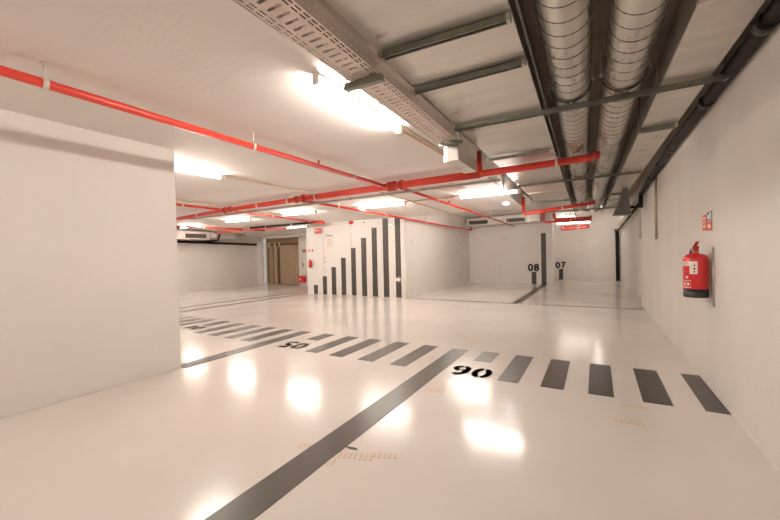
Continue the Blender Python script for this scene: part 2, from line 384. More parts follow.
t = thing('branch_pipe', (-4.9, 7, 2.3), 'slim red pipe running from the thick pipe over the wall bars into bay 08', 'pipe')
P3 = [(-4.98, 5.42, 2.345), (-4.66, 9.0, 2.252), (-4.33, 14.2, 2.14), (-4.33, 14.28, 2.17), (-4.33, 14.3, 2.28)]
MB().tube(P3, .027, 14).build('pipe', RED, t)
coupling(t, (-4.33, 14.3, 2.2), (0, 0, 1), .03)
clampset(t, [along(P3[0], P3[1], y=y) for y in (6.4, 8.2)], .027, CZ)
clampset(t, [along(P3[1], P3[2], y=y) for y in (10.4, 12.1, )], .027, BZ)
t = thing('branch_pipe', (-2.7, 8, 2.3), 'slim red pipe running back from the thick pipe to the air unit of bay 08', 'pipe')
P4 = [(-2.78, 5.3, 2.345), (-2.52, 13.5, 2.155)]
MB().tube(P4, .025, 14).build('pipe', RED, t)
clampset(t, [along(*P4, y=y) for y in (6.8, )], .025, CZ)
clampset(t, [along(*P4, y=y) for y in (10.6, 12.6)], .025, BZ)
q = along(*P4, y=7.4); MB().lathe([(.014, 0), (.014, .03), (.028, .036), (.014, .05)], (q[0], q[1], q[2]+.02), 10).build('sprinkler_head', REDD, t)
t = thing('branch_pipe', (-7.5, 6.8, 2.35), 'slim red pipe beside the left ceiling conduit, ending over the lowest wall bar', 'pipe')
P5 = [(-7.46, 3.2, 2.375), (-7.5, 5.5, 2.37), (-7.43, 9.01, 2.28)]
MB().tube(P5, .026, 12).build('pipe', RED, t)
coupling(t, (-7.435, 8.75, 2.285), (0, 1, 0), .028)
clampset(t, [along(P5[0], P5[1], y=4.5), along(P5[1], P5[2], y=6.9), along(P5[1], P5[2], y=8.3)], .026, CZ)
t = thing('branch_pipe', (-12.3, 8.8, 2.3), 'farthest slim red pipe near the left air unit', 'pipe')
P6 = [(-12.0, 5.8, 2.33), (-11.4, 8.8, 2.30), (-10.9, 9.7, 2.255)]
MB().tube(P6, .03, 12).build('pipe', RED, t)
clampset(t, [along(P6[0], P6[1], y=7.7), along(P6[1], P6[2], y=9.3)], .03, CZ)
t = thing('branch_pipe', (-10.6, 8.95, 2.31), 'slim red pipe below the dark ceiling pipe, with a short drop at its right end', 'pipe')
MB().tube([(-12.9, 8.95, 2.25), (-11.3, 8.8, 2.225), (-10.0, 8.7, 2.25), (-9.7, 8.9, 2.235), (-9.1, 9.0, 2.20), (-9.1, 9.0, 2.31)], .028, 12).build('pipe', RED, t)
clampset(t, [(-10.9, 8.78, 2.262, 1, 0), (-9.3, 9.0, 2.215, 1, 0)], .028, CZ)
t = thing('ceiling_drain_pipe', (-9.4, 9.1, 2.35), 'dark slim pipe under the ceiling in front of the far doorway', 'pipe')
MB().tube([(-10.5, 8.7, 2.28), (-7.5, 8.66, 2.29)], .035, 12).build('pipe', BLACKP, t)
clampset(t, [(-9.7, 8.69, 2.283, 1, 0), (-8.5, 8.67, 2.287, 1, 0)], .035, CZ)
MB().tube([(-7.58, 8.66, 2.29), (-7.2, 8.68, 2.28)], .04, 12).build('red_end', RED, t)
def cross_pipe(x0, z0, x1, z1, y, zt, lb, r=.045):
    t = thing('crossing_pipe', (x0, y, z0), lb, 'pipe')
    MB().tube([(x0, y, zt), (x0, y, z0+.03), (x0+.03, y, z0), (x1-.02, y, z1)], r, 14, rs=[r, r*1.05, r*1.15, r]).build('pipe', RED, t)
    MB().tube([(x1-.03, y, z1), (x1+.02, y, z1+.0), (x1+.02, y, z1+.05)], r*1.12, 12).build('elbow', REDD, t)
    clampset(t, [((x0+x1)*.42, y, (z0+(z1-z0)*.6), 1, 0)], r, 2.44)
cross_pipe(-1.47, 2.13, -.06, 2.26, 9.0, 2.52, 'red pipe with upright elbow under the ducts, second from the viewer', .036)
cross_pipe(-1.43, 2.16, -.15, 2.17, 12.5, 2.46, 'red pipe with elbow under the ducts, third, in front of the pillar', .032)
cross_pipe(-1.16, 2.25, -.15, 2.25, 12.7, 2.45, 'short red pipe just above and behind the third pipe under the ducts', .032)
cross_pipe(-1.09, 2.19, -.26, 2.22, 16.2, 2.35, 'upper red pipe above wall number 07', .034)
cross_pipe(-1.2, 2.08, -.26, 2.12, 16.0, 2.2, 'lower red pipe above wall number 07', .034)

# ------------------------------------------------------------------ ducts (run slightly off the wall axis)
DR = -.022
def dx(y): return DR*(y-1.5)
def pdx(x, y, z): return (x+dx(y), y, z)
DB = 2.445
def flat_duct(name, x0, x1, y0, y1, z1, label, xl=None):
    t = thing(name, ((x0+x1)/2, 2, DB), label, 'duct')
    MB().poly([pdx(x0, y0, DB), pdx(x1, y0, DB), pdx(x1, y1, DB), pdx(x0, y1, DB)], (0, 0, .012)).build('underside_panel', GALVF, t)
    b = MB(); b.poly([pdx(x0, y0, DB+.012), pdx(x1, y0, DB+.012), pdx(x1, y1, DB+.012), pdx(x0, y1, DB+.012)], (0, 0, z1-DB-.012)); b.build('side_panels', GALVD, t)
    y = y0+.3
    while y < y1:
        MB().poly([pdx(x0-.006, y, DB-.006), pdx(x1+.006, y, DB-.006), pdx(x1+.006, y+.012, DB-.006), pdx(x0-.006, y+.012, DB-.006)], (0, 0, z1-DB+.008)).build('joint_flange', GALVF, t)
        y += 1.13
    return t
flat_duct('flat_duct', -1.09, -.345, -2.5, 15.5, 2.66, 'wide flat galvanised duct between the perforated tray and the spiral ducts')
flat_duct('flat_duct', .467, .752, -2.5, 13.6, 2.66, 'narrow flat galvanised duct between the spiral ducts and the black drain pipe')
def rail(x, z0, z1, lb, w=.012, m=SEAM):
    y0, y1 = -2.5, 15
    return tag(MB().poly([pdx(x, y0, z0), pdx(x+w, y0, z0), pdx(x+w, y1, z0), pdx(x, y1, z0)], (0, 0, z1-z0)).build('steel_rail', m), lb, 'rail')
rail(-.318, 2.46, 2.52, 'dark steel rail running along the right side of the wide flat duct')

def spiral(xc, lb, y0=-2.5, y1=13.2, r=.134, zc=2.57):
    t = thing('spiral_duct', (xc, 2, zc), lb, 'duct')
    prof = []
    b = MB(); pts = []
    n = 60
    for i in range(n+1):
        y = y0+(y1-y0)*i/n; pts.append(pdx(xc, y, zc))
    b.tube(pts, r, 40); b.build('duct_shell', GALV, t)
    s = MB(); pts = []; p = .137; k = int((y1-y0)/p*20)
    for i in range(k+1):
        y = y0+i*p/20; th = 2*PI*i/20
        pts.append((xc+dx(y)+math.cos(th)*(r+.0005), y, zc+math.sin(th)*(r+.0005)))
    s.tube(pts, .0034, 5); s.build('spiral_seam', SEAM, t)
    s = MB(); pts = []
    for j in range(4):                          # fine rolled ribs between the lock seams
        pts = []
        for i in range(0, k+1):
            y = y0+i*p/20+(j+1)*p/5; th = 2*PI*i/20
            pts.append((xc+dx(y)+math.cos(th)*(r-.0006), y, zc+math.sin(th)*(r-.0006)))
        s.tube(pts, .0016, 4)
    s.build('rolled_ribs', GALV, t)
    return t
spiral(-.119, 'left one of the two round spiral ducts, beside the wide flat duct')
spiral(.236, 'right one of the two round spiral ducts, beside the narrow flat duct')
def ring(xc, y, lb, zc=2.57, r=.136):
    t = thing('duct_clamp', (xc+dx(y), y, zc-r), lb, 'clamp', 'black lined hanging clamps around the spiral ducts')
    pts = [(xc+dx(y)+math.cos(a)*(r+.006), y, zc+math.sin(a)*(r+.006)) for a in [PI*(1+i/24) for i in range(25)]]
    b = MB()
    for i in range(24):
        p, q = V(*pts[i]), V(*pts[i+1]); ctr = V(xc+dx(y), y, zc)
        for k0 in (0,): b.bm.faces.new([b.bm.verts.new(v) for v in ((p-V(0, .013, 0)), (q-V(0, .013, 0)), (q+V(0, .013, 0)), (p+V(0, .013, 0)))])
    bmesh.ops.remove_doubles(b.bm, verts=b.bm.verts, dist=1e-5); bmesh.ops.solidify(b.bm, geom=list(b.bm.faces), thickness=.005)
    b.build('band', RUBBER, t)
    for s_ in (-1, 1):
        x = xc+dx(y)+s_*(r+.012)
        b = MB(); b.box((x-.012, y-.013, zc-.01), (x+.012, y+.013, zc+.012)); b.tube([(x, y, zc), (x, y, DZ)], .004, 6); b.build('threaded_rod', CLAMP, t)
    MB().tube([(xc+dx(y), y, zc-r-.022), (xc+dx(y), y, zc-r)], .006, 8).build('bolt', CLAMP, t)
for i, y in enumerate((-.2, 3.25, 6.62, 9.86)):
    w = ['behind the viewer', 'nearest', 'middle', 'farthest'][i]
    if y < 0: continue
    ring(-.119, y, w+' black lined clamp around the left spiral duct')
    ring(.236, y-.02, w+' black lined clamp around the right spiral duct')

# struts : slotted channel, open side down
def strut(a, b, lb, h=.036, w=.041, hung=None, slots=True):
    a, b = V(*a), V(*b); d = (b-a); L = d.length; d.normalize(); n = V(-d.y, d.x, 0)
    t = thing('channel_strut', tuple((a+b)/2), lb, 'strut', 'steel channel struts under the ducts')
    R = Matrix((d, n, V(0, 0, 1))).transposed(); c = (a+b)/2
    m = MB(); th = .003
    m.obox(c+V(0, 0, h/2-th/2), (L, w, th), R)
    for s_ in (-1, 1):
        m.obox(c+n*s_*(w/2-th/2), (L, th, h), R); m.obox(c+n*s_*(w/2-.006)-V(0, 0, h/2-th/2), (L, .01, th), R)
    m.build('channel', STRUT, t)
    for p, s_ in ((a, 1), (b, -1)):
        k = MB(); k.obox(p+d*s_*.012, (.02, w+.006, h+.006), R, .002); k.build('end_bracket', METAL if L < 1 else STRUT, t)
    if hung:
        for x in hung:
            p = a+d*((x-a.x)/d.x)
            MB().tube([p-V(0, 0, h/2), (p.x, p.y, DZ)], .005, 8).build('threaded_rod', STRUT, t)
    return t
ZS = 2.42
strut((-1.09, .75, ZS), (-.35, .75, ZS), 'short channel strut under the wide flat duct, at the very top edge', hung=(-1.075, -.365))
strut((-1.1, 1.88, ZS), (-.355, 1.91, ZS), 'short channel strut under the wide flat duct, first of two ahead of the long strut', hung=(-1.085, -.37))
strut((-1.14, 2.4, ZS), (-.365, 2.4, ZS), 'short channel strut under the wide flat duct, just in front of the long strut', hung=(-1.125, -.385))
strut((-1.18, 3.33, 2.415), (.80, 3.33, 2.415), 'long channel strut crossing below both spiral ducts to the black drain pipe', hung=(-1.165, .785))
strut((-1.19, 4.66, ZS), (-.43, 4.63, ZS), 'thin channel strut under the wide flat duct beside the red elbow', h=.03, hung=(-1.175, -.45))
strut((-1.26, 6.77, 2.415), (.61, 6.70, 2.415), 'second long channel strut crossing below both spiral ducts, beyond the red pipe', hung=(-1.24, .6))
strut((-1.42, 9.35, 2.415), (-.5, 9.4, 2.415), 'far channel strut under the wide flat duct', h=.035, hung=(-1.35, ))
strut((-1.35, 11.8, 2.415), (.6, 11.9, 2.415), 'farthest channel strut crossing the ducts', hung=(-1.3, .58))
strut((.38, 4.42, 2.42), (.69, 4.38, 2.42), 'short channel strut below the narrow flat duct, nearest of its row', hung=(.39, .68))
strut((.27, 9.06, 2.42), (.6, 9.08, 2.42), 'short channel strut below the narrow flat duct, left of the grey damper', hung=(.28, .59))
strut((.25, 10.23, 2.42), (.6, 10.12, 2.42), 'short channel strut below the narrow flat duct, second behind the grey damper', hung=(.26, .59))

# perforated cable tray (real slots)
def perforated(mb, P, ylen, cols, pitch, slot):
    """cols: list of (u0,u1,is_slot). P(u,y)->point"""
    n = int(ylen/pitch)
    for k in range(n):
        y0 = k*pitch; ya = y0+(pitch-slot)/2; yb = ya+slot
        for u0, u1, sl in cols:
            segs = [(y0, ya), (yb, y0+pitch)] if sl == 1 else [(y0, y0+pitch)] if sl == 0 else [(y0, ya-.0), (yb, y0+pitch)]
            if sl == 2: yc0, yc1 = y0+.020, y0+.036; segs = [(y0, yc0), (yc1, y0+pitch)]
            for s0, s1 in segs: mb.quad([P(u0, s0), P(u1, s0), P(u1, s1), P(u0, s1)])
def tray(x0, x1, y0, y1, zb, zt, label, name='cable_tray'):
    t = thing(name, ((x0+x1)/2, (y0+y1)/2, zb), label, 'cable tray')
    W = x1-x0; Pb = lambda u, y: pdx(x0+u, y0+y, zb)
    cols = [(0, .012, 0), (.012, .020, 1), (.020, .034, 0), (.034, .042, 1), (.042, .066, 0), (.066, W-.066, 2), (W-.066, W-.042, 0), (W-.042, W-.034, 1), (W-.034, W-.020, 0), (W-.020, W-.012, 1), (W-.012, W, 0)]
    m = MB(); perforated(m, Pb, y1-y0, cols, .055, .040); m.build('perforated_base', TRAY, t)
    H = zt-zb
    cs = [(0, .02, 0), (.02, .027, 1), (.027, H-.03, 0), (H-.03, H-.022, 1), (H-.022, H, 0)]
    for xx in (x0, x1):
        m = MB(); perforated(m, lambda u, y: pdx(xx, y0+y, zb+u), y1-y0, cs, .055, .022)
        s_ = 1 if xx == x0 else -1
        m.quad([pdx(xx, y0, zt), pdx(xx+s_*.012, y0, zt), pdx(xx+s_*.012, y1, zt), pdx(xx, y1, zt)]); m.build('side_rail', TRAY, t)
    m = MB()
    for i, (u, r) in enumerate(((.155, .012), (.178, .010))):
        m.tube([pdx(x0+u, y, zb+r+.002) for y in (y0, (y0+y1)/2, y1-.01)], r, 8)
    m.build('cable_bundle', BLACKP, t)
    return t
tray(-1.32, -1.11, -2.5, 3.44, 2.335, 2.43, 'long perforated cable tray running along the left edge of the wide flat duct')
t = thing('tray_strut', (-1.22, 1.9, 2.31), 'short channel strut carrying the perforated cable tray', 'strut')
MB().box((-1.37, 1.88, 2.29), (-1.10, 1.92, 2.33)).build('channel', STRUT, t)
MB().tube([(-1.36, 1.9, 2.26), (-1.36, 1.9, 2.5)], .005, 8).build('threaded_rod', CLAMP, t)
t = thing('tray_drop_box', (-1.23, 3.7, 2.14), 'galvanised box where the cable tray ends and steps down by the beige conduit', 'box')
m = MB(); m.box(pdx(-1.255, 3.42, 2.15), pdx(-1.09, 4.05, 2.43)); m.build('casing', GALVF, t)
m = MB()
for i in range(7): m.box((-1.288+i*.023, 3.415, 2.165), (-1.285+i*.023, 3.4195, 2.33))
m.build('ribs', GALVD, t)
MB().box((-1.257, 3.412, 2.15), (-1.155, 3.4185, 2.30)).build('front_panel', GALVD, t)
MB().box((-1.34, 3.395, 2.305), (-1.10, 3.415, 2.33)).build('cross_bar', STRUT, t)
# tray running across behind the thick red pipe
t = thing('cable_tray', (-2.9, 5.55, 2.32), 'narrow wire cable tray running close behind the thick red pipe', 'cable tray')
m = MB()
for y, z in ((5.46, 2.29), (5.56, 2.29), (5.46, 2.33), (5.56, 2.33)): m.tube([(-9.3, y+.28, z), (-1.2, y-.08, z)], .004, 5)
x = -9.2
while x < -1.22:
    o_ = .28-.35*(x+9.3)/7.85
    m.tube([(x, 5.46+o_, 2.33), (x, 5.46+o_, 2.29), (x, 5.56+o_, 2.29), (x, 5.56+o_, 2.33)], .003, 4); x += .06
m.build('wire_mesh', GALV, t)
for x in (-8.4, -6.6, -5.4, -3.9, -2.2):
    o_ = .28-.35*(x+9.3)/7.85
    MB().tube([(x, 5.51+o_, 2.29), (x, 5.51+o_, cz(5.51+o_))], .005, 6).build('threaded_rod', CLAMP, t)
m = MB()
for i in range(4): m.tube([(-9.3, 5.48+.28+i*.02, 2.30), (-1.2, 5.48-.08+i*.02, 2.30)], .007, 6)
m.build('cable_bundle', GALVD, t)
tag(MB().box((-2.15, 5.42, 2.255), (-1.75, 5.54, 2.285), .004).build('tray_junction_box', HVAC), 'flat grey box under the wire tray right of the pipe joints', 'box')

# grey tapered damper by the right wall
t = thing('duct_hood', (.5, 8.6, 1.95), 'dark grey tapered duct hood hanging where the narrow duct meets the right wall', 'duct hood')
m = MB()
bot = [(.31, 8.4, 1.95), (.60, 8.4, 1.95), (.60, 8.75, 1.95), (.31, 8.75, 1.95)]; top = [(.45, 8.4, 2.27), (.56, 8.4, 2.27), (.56, 8.6, 2.40), (.45, 8.6, 2.40)]
vb = [m.bm.verts.new(v) for v in bot]; vt = [m.bm.verts.new(v) for v in top]
for i in range(4): m.bm.faces.new([vb[i], vb[(i+1) % 4], vt[(i+1) % 4], vt[i]])
m.bm.faces.new(vb[::-1]); m.bm.faces.new(vt)
m.build('hood', GREYH, t); MB().box((.30, 8.39, 1.93), (.61, 8.76, 1.955)).build('rim', GREYH, t)
MB().box((.46, 8.42, 2.27), (.55, 8.58, 2.45)).build('neck', GREYH, t)
MB().tube([(.57, 8.5, 2.07), (.69, 8.5, 2.06)], .03, 12).build('side_pipe', BLACKP, t)

# black drain pipes
t = thing('drain_pipe', (.765, 3, 2.40), 'black drain pipe running along the top of the right wall', 'pipe')
pts = [(.815, -3, 2.45), (.812, 2.7, 2.446), (.80, 5.5, 2.455), (.80, 8.2, 2.393), (.80, 8.9, 2.35), (.80, 9.0, 2.1)]
MB().tube(pts, .043, 18).build('pipe', BLACKP, t)
for y, z in ((1.9, 2.43), (2.7, 2.434), (3.9, 2.443), (5.5, 2.455), (6.4, 2.434), (7.4, 2.41)):
    k = MB(); k.tube([(.80, y-.03, z), (.80, y+.03, z)], .052, 18)
    o = k.build('socket_collar', BLACK, t)
    MB().box((.81, y-.008, z-.012), (.862, y+.008, z+.012)).build('wall_bracket', CLAMP, o)
t = thing('drain_pipe', (.8, 17.1, 0), 'black vertical drain pipe in the far right corner with a branch rising along the wall', 'pipe')
MB().tube([(.745, 17.1, .0), (.735, 17.1, 2.0)], .065, 14).build('riser', BLACKP, t)
MB().tube([(.64, 17.05, 2.04), (.735, 17.08, 2.0), (.80, 16.2, 2.04), (.83, 13.5, 2.14), (.86, 10.0, 2.27)], .035, 12).build('branch', BLACKP, t)
MB().tube([(.735, 17.1, 1.93), (.735, 17.1, 2.05)], .075, 14).build('collar', BLACK, t)
t = thing('cable_ladder', (.9, 12, 2.2), 'thin cable ladder beside the far branch pipe on the right wall', 'cable ladder')
m = MB()
for dxx in (-.05, .05): m.tube([(.78+dxx, 16.2, 2.15), (.86+dxx, 9.9, 2.38)], .012, 6)
for i in range(22):
    q = i/21; m.tube([(.73+.08*q, 16.2-6.3*q, 2.15+.23*q), (.83+.08*q, 16.2-6.3*q, 2.15+.23*q)], .008, 5)
m.build('ladder', GALVD, t)

# ------------------------------------------------------------------ conduits
def conduit(name, pts, r, m, lb, clips=(), sock=None):
    t = thing(name, pts[0], lb, 'conduit')
    MB().tube(pts, r, 8).build('tube', m, t)
    return t
for k, (dx_, lb) in enumerate(((0, 'left'), (.03, 'right'))):
    pass
t = thing('ceiling_conduit', (-1.65, 3.8, 2.48), 'pair of beige conduits continuing from the end of the nearest ceiling light', 'conduit')
for d in (-.02, .02): MB().tube([(-1.655+d, 3.2, 2.485), (-1.625+d, 5.15, 2.485)], .013, 8).build('tube', BEIGE, t)
t = conduit('ceiling_conduit', [(-4.86, 3.6, 2.483), (-4.80, 5.4, 2.483)], .018, BEIGE, 'beige conduit running back from the light beside the left wall end')
t = conduit('ceiling_conduit', [(-7.55, 3.2, 2.483), (-7.66, 5.5, 2.478)], .016, BEIGE, 'beige conduit above the red branch pipe at far left')
t = conduit('ceiling_conduit', [(-3.62, 5.75, 2.468), (-3.35, 9.1, 2.302)], .014, BEIGE, 'thin beige conduit on the ceiling leading to bay 08')
t = conduit('ceiling_conduit', [(-3.6, 7.2, 2.398), (-2.5, 7.15, 2.40)], .014, BEIGE, 'thin beige conduit joining the two lights in front of bay 08')
for y, zb, zt, lb in ((7.25, 1.46, 2.39, 'yellowish vertical conduit ending in a grey box on the right wall, nearer one'), (9.66, 1.54, 2.36, 'yellowish vertical conduit near the end of the right wall')):
    t = thing('wall_conduit', (.85, y, zb), lb, 'conduit')
    MB().tube([(.848, y, zb+.02), (.848, y, zt)], .016 if y < 8 else .014, 10).build('tube', CONDW, t)
    MB().box((.825, y-.05, zb-.06), (.864, y+.05, zb+.05), .008).build('switch_box', METAL if y < 8 else CONDW, t)

# ------------------------------------------------------------------ lights
LCOL = (1, .875, .765)
def lamp(loc, sx, sy, rot, power, name, col=LCOL):
    ld = bpy.data.lights.new(name, 'AREA'); ld.shape = 'RECTANGLE'; ld.size = sx; ld.size_y = sy; ld.energy = power; ld.color = col
    o = bpy.data.objects.new(name, ld); COL.objects.link(o); o.location = loc; o.rotation_euler = rot; return o
def fluor(c, L, axis, lb, power=60, lit=None, z=None, w=.055, ends=PEACH):
    x, y = c
    if z is None: z = cz(y+(L/2 if axis == 'Y' else 0))
    t = thing('fluorescent_light', (x, y, z-.09), lb, 'light', 'ceiling fluorescent lights')
    def B(u0, u1, v0, v1, z0, z1, bev=.003):
        m = MB()
        if axis == 'X': m.box((x+u0, y+v0, z0), (x+u1, y+v1, z1), bev)
        else: m.box((x+v0, y+u0, z0), (x+v1, y+u1, z1), bev)
        return m
    B(-L/2, L/2, -w/2, w/2, z-.018, z-.002).build('housing', HOUSE, t)
    m = MB(); p = ((x-L/2+.03, y, z-.047), (x+L/2-.03, y, z-.047)) if axis == 'X' else ((x, y-L/2+.03, z-.047), (x, y+L/2-.03, z-.047))
    m.tube(p, .022 if axis == 'Y' else .020, 16); m.build('tube', TUBE if power > 25 and axis == 'Y' else TUBEX if power > 25 else TUBEDIM if power > 15 else TUBELOW if power > 14 else TUBEFAINT, t)
    for s_ in (-1, 1):
        e = .03 if s_ > 0 else .008
        B(s_*L/2-e, s_*L/2+e, -w/2-.003, w/2+.003, z-.078, z-.001, .006).build('end_cap', ends if s_ > 0 else HOUSE, t)
    return t
P0 = 34
fluor((-1.655, 2.56), 1.22, 'Y', 'glowing fluorescent light beside the perforated tray, nearest one', P0)
fluor((-4.86, 2.92), 1.22, 'Y', 'glowing fluorescent light partly hidden by the left wall end', P0)
fluor((-4.27, 7.2), 1.22, 'X', 'glowing fluorescent light above the tallest wall bars', P0)
fluor((-6.7, 7.1), 1.1, 'X', 'glowing fluorescent light above the lowest wall bars', P0)
fluor((-9.3, 7.27), 1.08, 'X', 'glowing fluorescent light in the back left area, right of the air unit', P0)
fluor((-1.80, 7.12), 1.12, 'X', 'glowing fluorescent light beside the duct in front of bay 08', P0)
fluor((-12.0, 7.5), 1.2, 'X', 'farthest fluorescent light at the back left beside the air unit', P0*.8)
fluor((-8.95, 9.38), 1.1, 'X', 'dim fluorescent light above the doorway with the red box', P0*.4)
fluor((-.73, 15.2), 1.15, 'X', 'fluorescent light between the red pipes above wall number 07', 15, z=2.32)
fluor((.02, 15.9), 1.2, 'Y', 'bright ceiling light glimpsed past the spiral duct ends near wall number 07', 20, z=DZ)
for x in (-1.2, -.3): MB().tube([(x, 15.2, 2.31), (x, 15.2, DZ)], .005, 6).build('hanger_rod', CLAMP, bpy.data.objects[[o.name for o in COL.objects if o.get('category') == 'light'][-2]])
fluor((-1.655, -1.3), 1.22, 'Y', 'added fill light on the ceiling behind the viewer, out of view', P0)  # fill lamp added out of view, lights the aisle from behind
fluor((-3.6, -1.3), 1.22, 'Y', 'added fill light behind the viewer near the left wall, out of view', P0*.5)  # weaker added fill lamp, also behind the camera
fluor((-7.2, 1.5), 1.22, 'Y', 'added fill light hidden behind the left wall slab', P0)  # unseen lamp added to light the space beyond the left slab
fluor((-10.6, 2.6), 1.22, 'Y', 'added fill light hidden far behind the left wall slab', P0)  # another added lamp, out of sight, for the far left area
fluor((-3.2, 10.1), 1.22, 'X', 'added fill light inside bay 08, hidden behind the ceiling edge', P0, z=BZ)  # added lamp that keeps the bay lit, tucked above the ceiling edge
t = thing('emergency_light', (-1.72, 8.3, 2.31), 'small round bluish emergency light near the end of the tray in front of bay 08', 'light')
MB().lathe([(.07, 2.32), (.09, 2.357)], (-1.72, 8.3, 0), 20).build('housing', HOUSE, t)
MB().lathe([(.03, 2.295), (.06, 2.305), (.065, 2.32)], (-1.72, 8.3, 0), 20).build('lens', TUBE2, t)
t = thing('ceiling_detector', (-1.50, 2.47, 2.46), 'small round white cap beside the perforated tray, next to the nearest light', 'detector')
MB().lathe([(.02, 2.44), (.034, 2.446), (.036, 2.47)], (-1.47, 2.5, 0), 18).build('body', HOUSE, t)
MB().tube([(-1.47, 2.5, 2.465), (-1.55, 2.5, 2.497)], .008, 8).build('stem', HOUSE, t)

# ------------------------------------------------------------------ air units
t = thing('air_unit', (-3.2, 14.3, 2.3), 'long pale air unit with two dark grilles under the ceiling of bay 08', 'air unit')
MB().poly([(-4.45, 14.12, 2.3), (-1.75, 14.12, 2.335), (-1.75, 14.12, 2.63), (-4.45, 14.12, 2.61)], (0, .45, 0)).build('casing', HVAC, t)
for x0, x1 in ((-4.36, -3.62), (-2.92, -2.26)):
    f = MB(); f.box((x0-.03, 14.1, 2.335), (x1+.03, 14.118, 2.355)); f.box((x0-.03, 14.1, 2.50), (x1+.03, 14.118, 2.52)); f.box((x0-.03, 14.1, 2.355), (x0, 14.118, 2.50)); f.box((x1, 14.1, 2.355), (x1+.03, 14.118, 2.50))
    fr = f.build('grille_frame', HVAC, t)
    g = MB(); g.box((x0, 14.112, 2.355), (x1, 14.117, 2.50))
    for i in range(5): g.box((x0, 14.104, 2.365+i*.028), (x1, 14.113, 2.371+i*.028))
    g.build('louvre', GRILLE, t)
m = MB()
for i in range(6): m.box((-2.2+i*.075, 14.10, 2.335), (-2.185+i*.075, 14.119, 2.62))
m.build('casing_ribs', GALV, t)
MB().box((-4.66, 14.12, 2.31), (-4.46, 14.6, 2.62)).build('end_section', GALV, t)
for x in (-3.35, -3.05): MB().tube([(x, 13.98, 2.36), (x, 13.98, BZ)], .008, 6).build('threaded_rod', CLAMP, t)
MB().box((-3.37, 13.97, 2.34), (-3.03, 14.1, 2.36)).build('carrier', CLAMP, t)

t = thing('air_unit', (-13.2, 8.6, 2.0), 'pale air unit with one dark grille high on the far left wall', 'air unit')
MB().box((-13.68, 6.6, 1.97), (-13.0, 8.86, 2.27), .01).build('casing', HVAC, t)
g = MB(); g.box((-13.0, 7.9, 2.03), (-12.985, 8.7, 2.18))
for i in range(4): g.box((-12.99, 7.9, 2.045+i*.036), (-12.978, 8.7, 2.054+i*.036))
g.build('louvre', GRILLE, t)
MB().box((-13.6, 8.9, 2.05), (-13.0, 10.0, 2.27), .01).build('duct_section', HVAC, t)
MB().box((-13.5, 10.02, 2.1), (-13.05, 10.6, 2.24), .01).build('duct_outlet', GALV, t)
for y in (7.2, 8.4, 9.5): MB().tube([(-13.3, y, 2.2), (-13.3, y, cz(y))], .008, 6).build('threaded_rod', CLAMP, t)
t = thing('wall_pipe', (-13.64, 9, 1.86), 'long black pipe along the far left wall below the air unit', 'pipe')
MB().tube([(-13.64, 4.5, 1.94), (-13.64, 8.0, 1.91), (-13.64, 11.6, 1.84)], .045, 12).build('pipe', BLACKP, t)
MB().tube([(-13.6, 8.6, 1.90), (-13.55, 9.0, 1.93), (-13.0, 9.2, 1.96), (-12.95, 9.25, 2.2)], .04, 10).build('branch', BLACKP, t)

# ------------------------------------------------------------------ bar stripe wall fittings
t = thing('service_door', (-7.3, 9.236, 0), 'white flush door behind the low wall bars, with small handle', 'door')
m = MB(); m.box((-7.705, 9.236, .01), (-7.697, 9.2398, 2.25)); m.box((-6.60, 9.236, 1.50), (-6.594, 9.2398, 2.25)); m.box((-7.70, 9.236, 2.242), (-6.594, 9.2398, 2.25)); m.build('door_joint', DOORG, t)
h = MB(); h.box((-7.68, 9.205, 1.055), (-7.53, 9.215, 1.08), .003); h.tube([(-7.67, 9.21, 1.068), (-7.67, 9.239, 1.068)], .012, 10); h.build('handle', METAL, t)
MB().lathe([(.028, 0), (.028, .008)], (-7.665, 9.231, 1.18), 14, 'Y').build('lock', METAL, t)
MB().lathe([(.02, 0), (.02, .006)], (-7.665, 9.232, 1.03), 14, 'Y').build('hinge_cap', METAL, t)
t = thing('paper_notice', (-7.43, 9.236, 1.56), 'cream paper notice with a dark header line on the white door', 'notice')
MB().box((-7.56, 9.232, 1.55), (-7.30, 9.2355, 1.83)).build('sheet', PAPER, t)
MB().box((-7.58, 9.229, 1.885), (-7.32, 9.2355, 1.905)).build('header_line', BLACK, t)
m = MB()
for i in range(5): m.box((-7.53+random.uniform(0, .03), 9.229, 1.58+i*.045), (-7.40+random.uniform(0, .07), 9.2318, 1.592+i*.045))
m.build('print', TYRE, t)
t = thing('hanging_sign', (-7.85, 9.17, 1.985), 'red rectangular sign with white lettering hanging above the lowest wall bar', 'sign')
MB().box((-8.0, 9.16, 1.99), (-7.72, 9.175, 2.15)).build('panel', REDSIGN, t)
m = MB(); m.box((-7.97, 9.156, 2.055), (-7.87, 9.1598, 2.10)); m.box((-7.85, 9.156, 2.07), (-7.75, 9.1598, 2.085)); m.build('lettering', YELLOW, t)
for x in (-7.95, -7.77): MB().tube([(x, 9.168, 2.14), (x, 9.168, cz(9.17))], .003, 5).build('wire', CLAMP, t)
t = thing('alarm_sounder', (-6.57, 9.2, 2.27), 'small red alarm sounder high on the bar stripe wall', 'alarm')
MB().lathe([(.045, 0), (.06, .02), (.06, .05)], (-6.57, 9.175, 2.262), 16, 'Y').build('body', REDSIGN, t)
MB().box((-6.66, 9.2, 2.235), (-6.48, 9.238, 2.29), .006).build('base', REDSIGN, t)
tag(MB().lathe([(.02, 0), (.03, .01), (.03, .03)], (-6.1, 9.208, 2.25), 12, 'Y').build('wall_sensor', METAL), 'tiny grey sensor high on the bar stripe wall', 'sensor')
tag(MB().box((-5.2, 9.215, 2.03), (-5.08, 9.24, 2.13), .006).build('junction_box', METAL), 'small grey junction box between the two tallest wall bars', 'box')
t = thing('wall_socket', (-4.97, 9.2, .48), 'white socket box over the rightmost wall bar', 'socket')
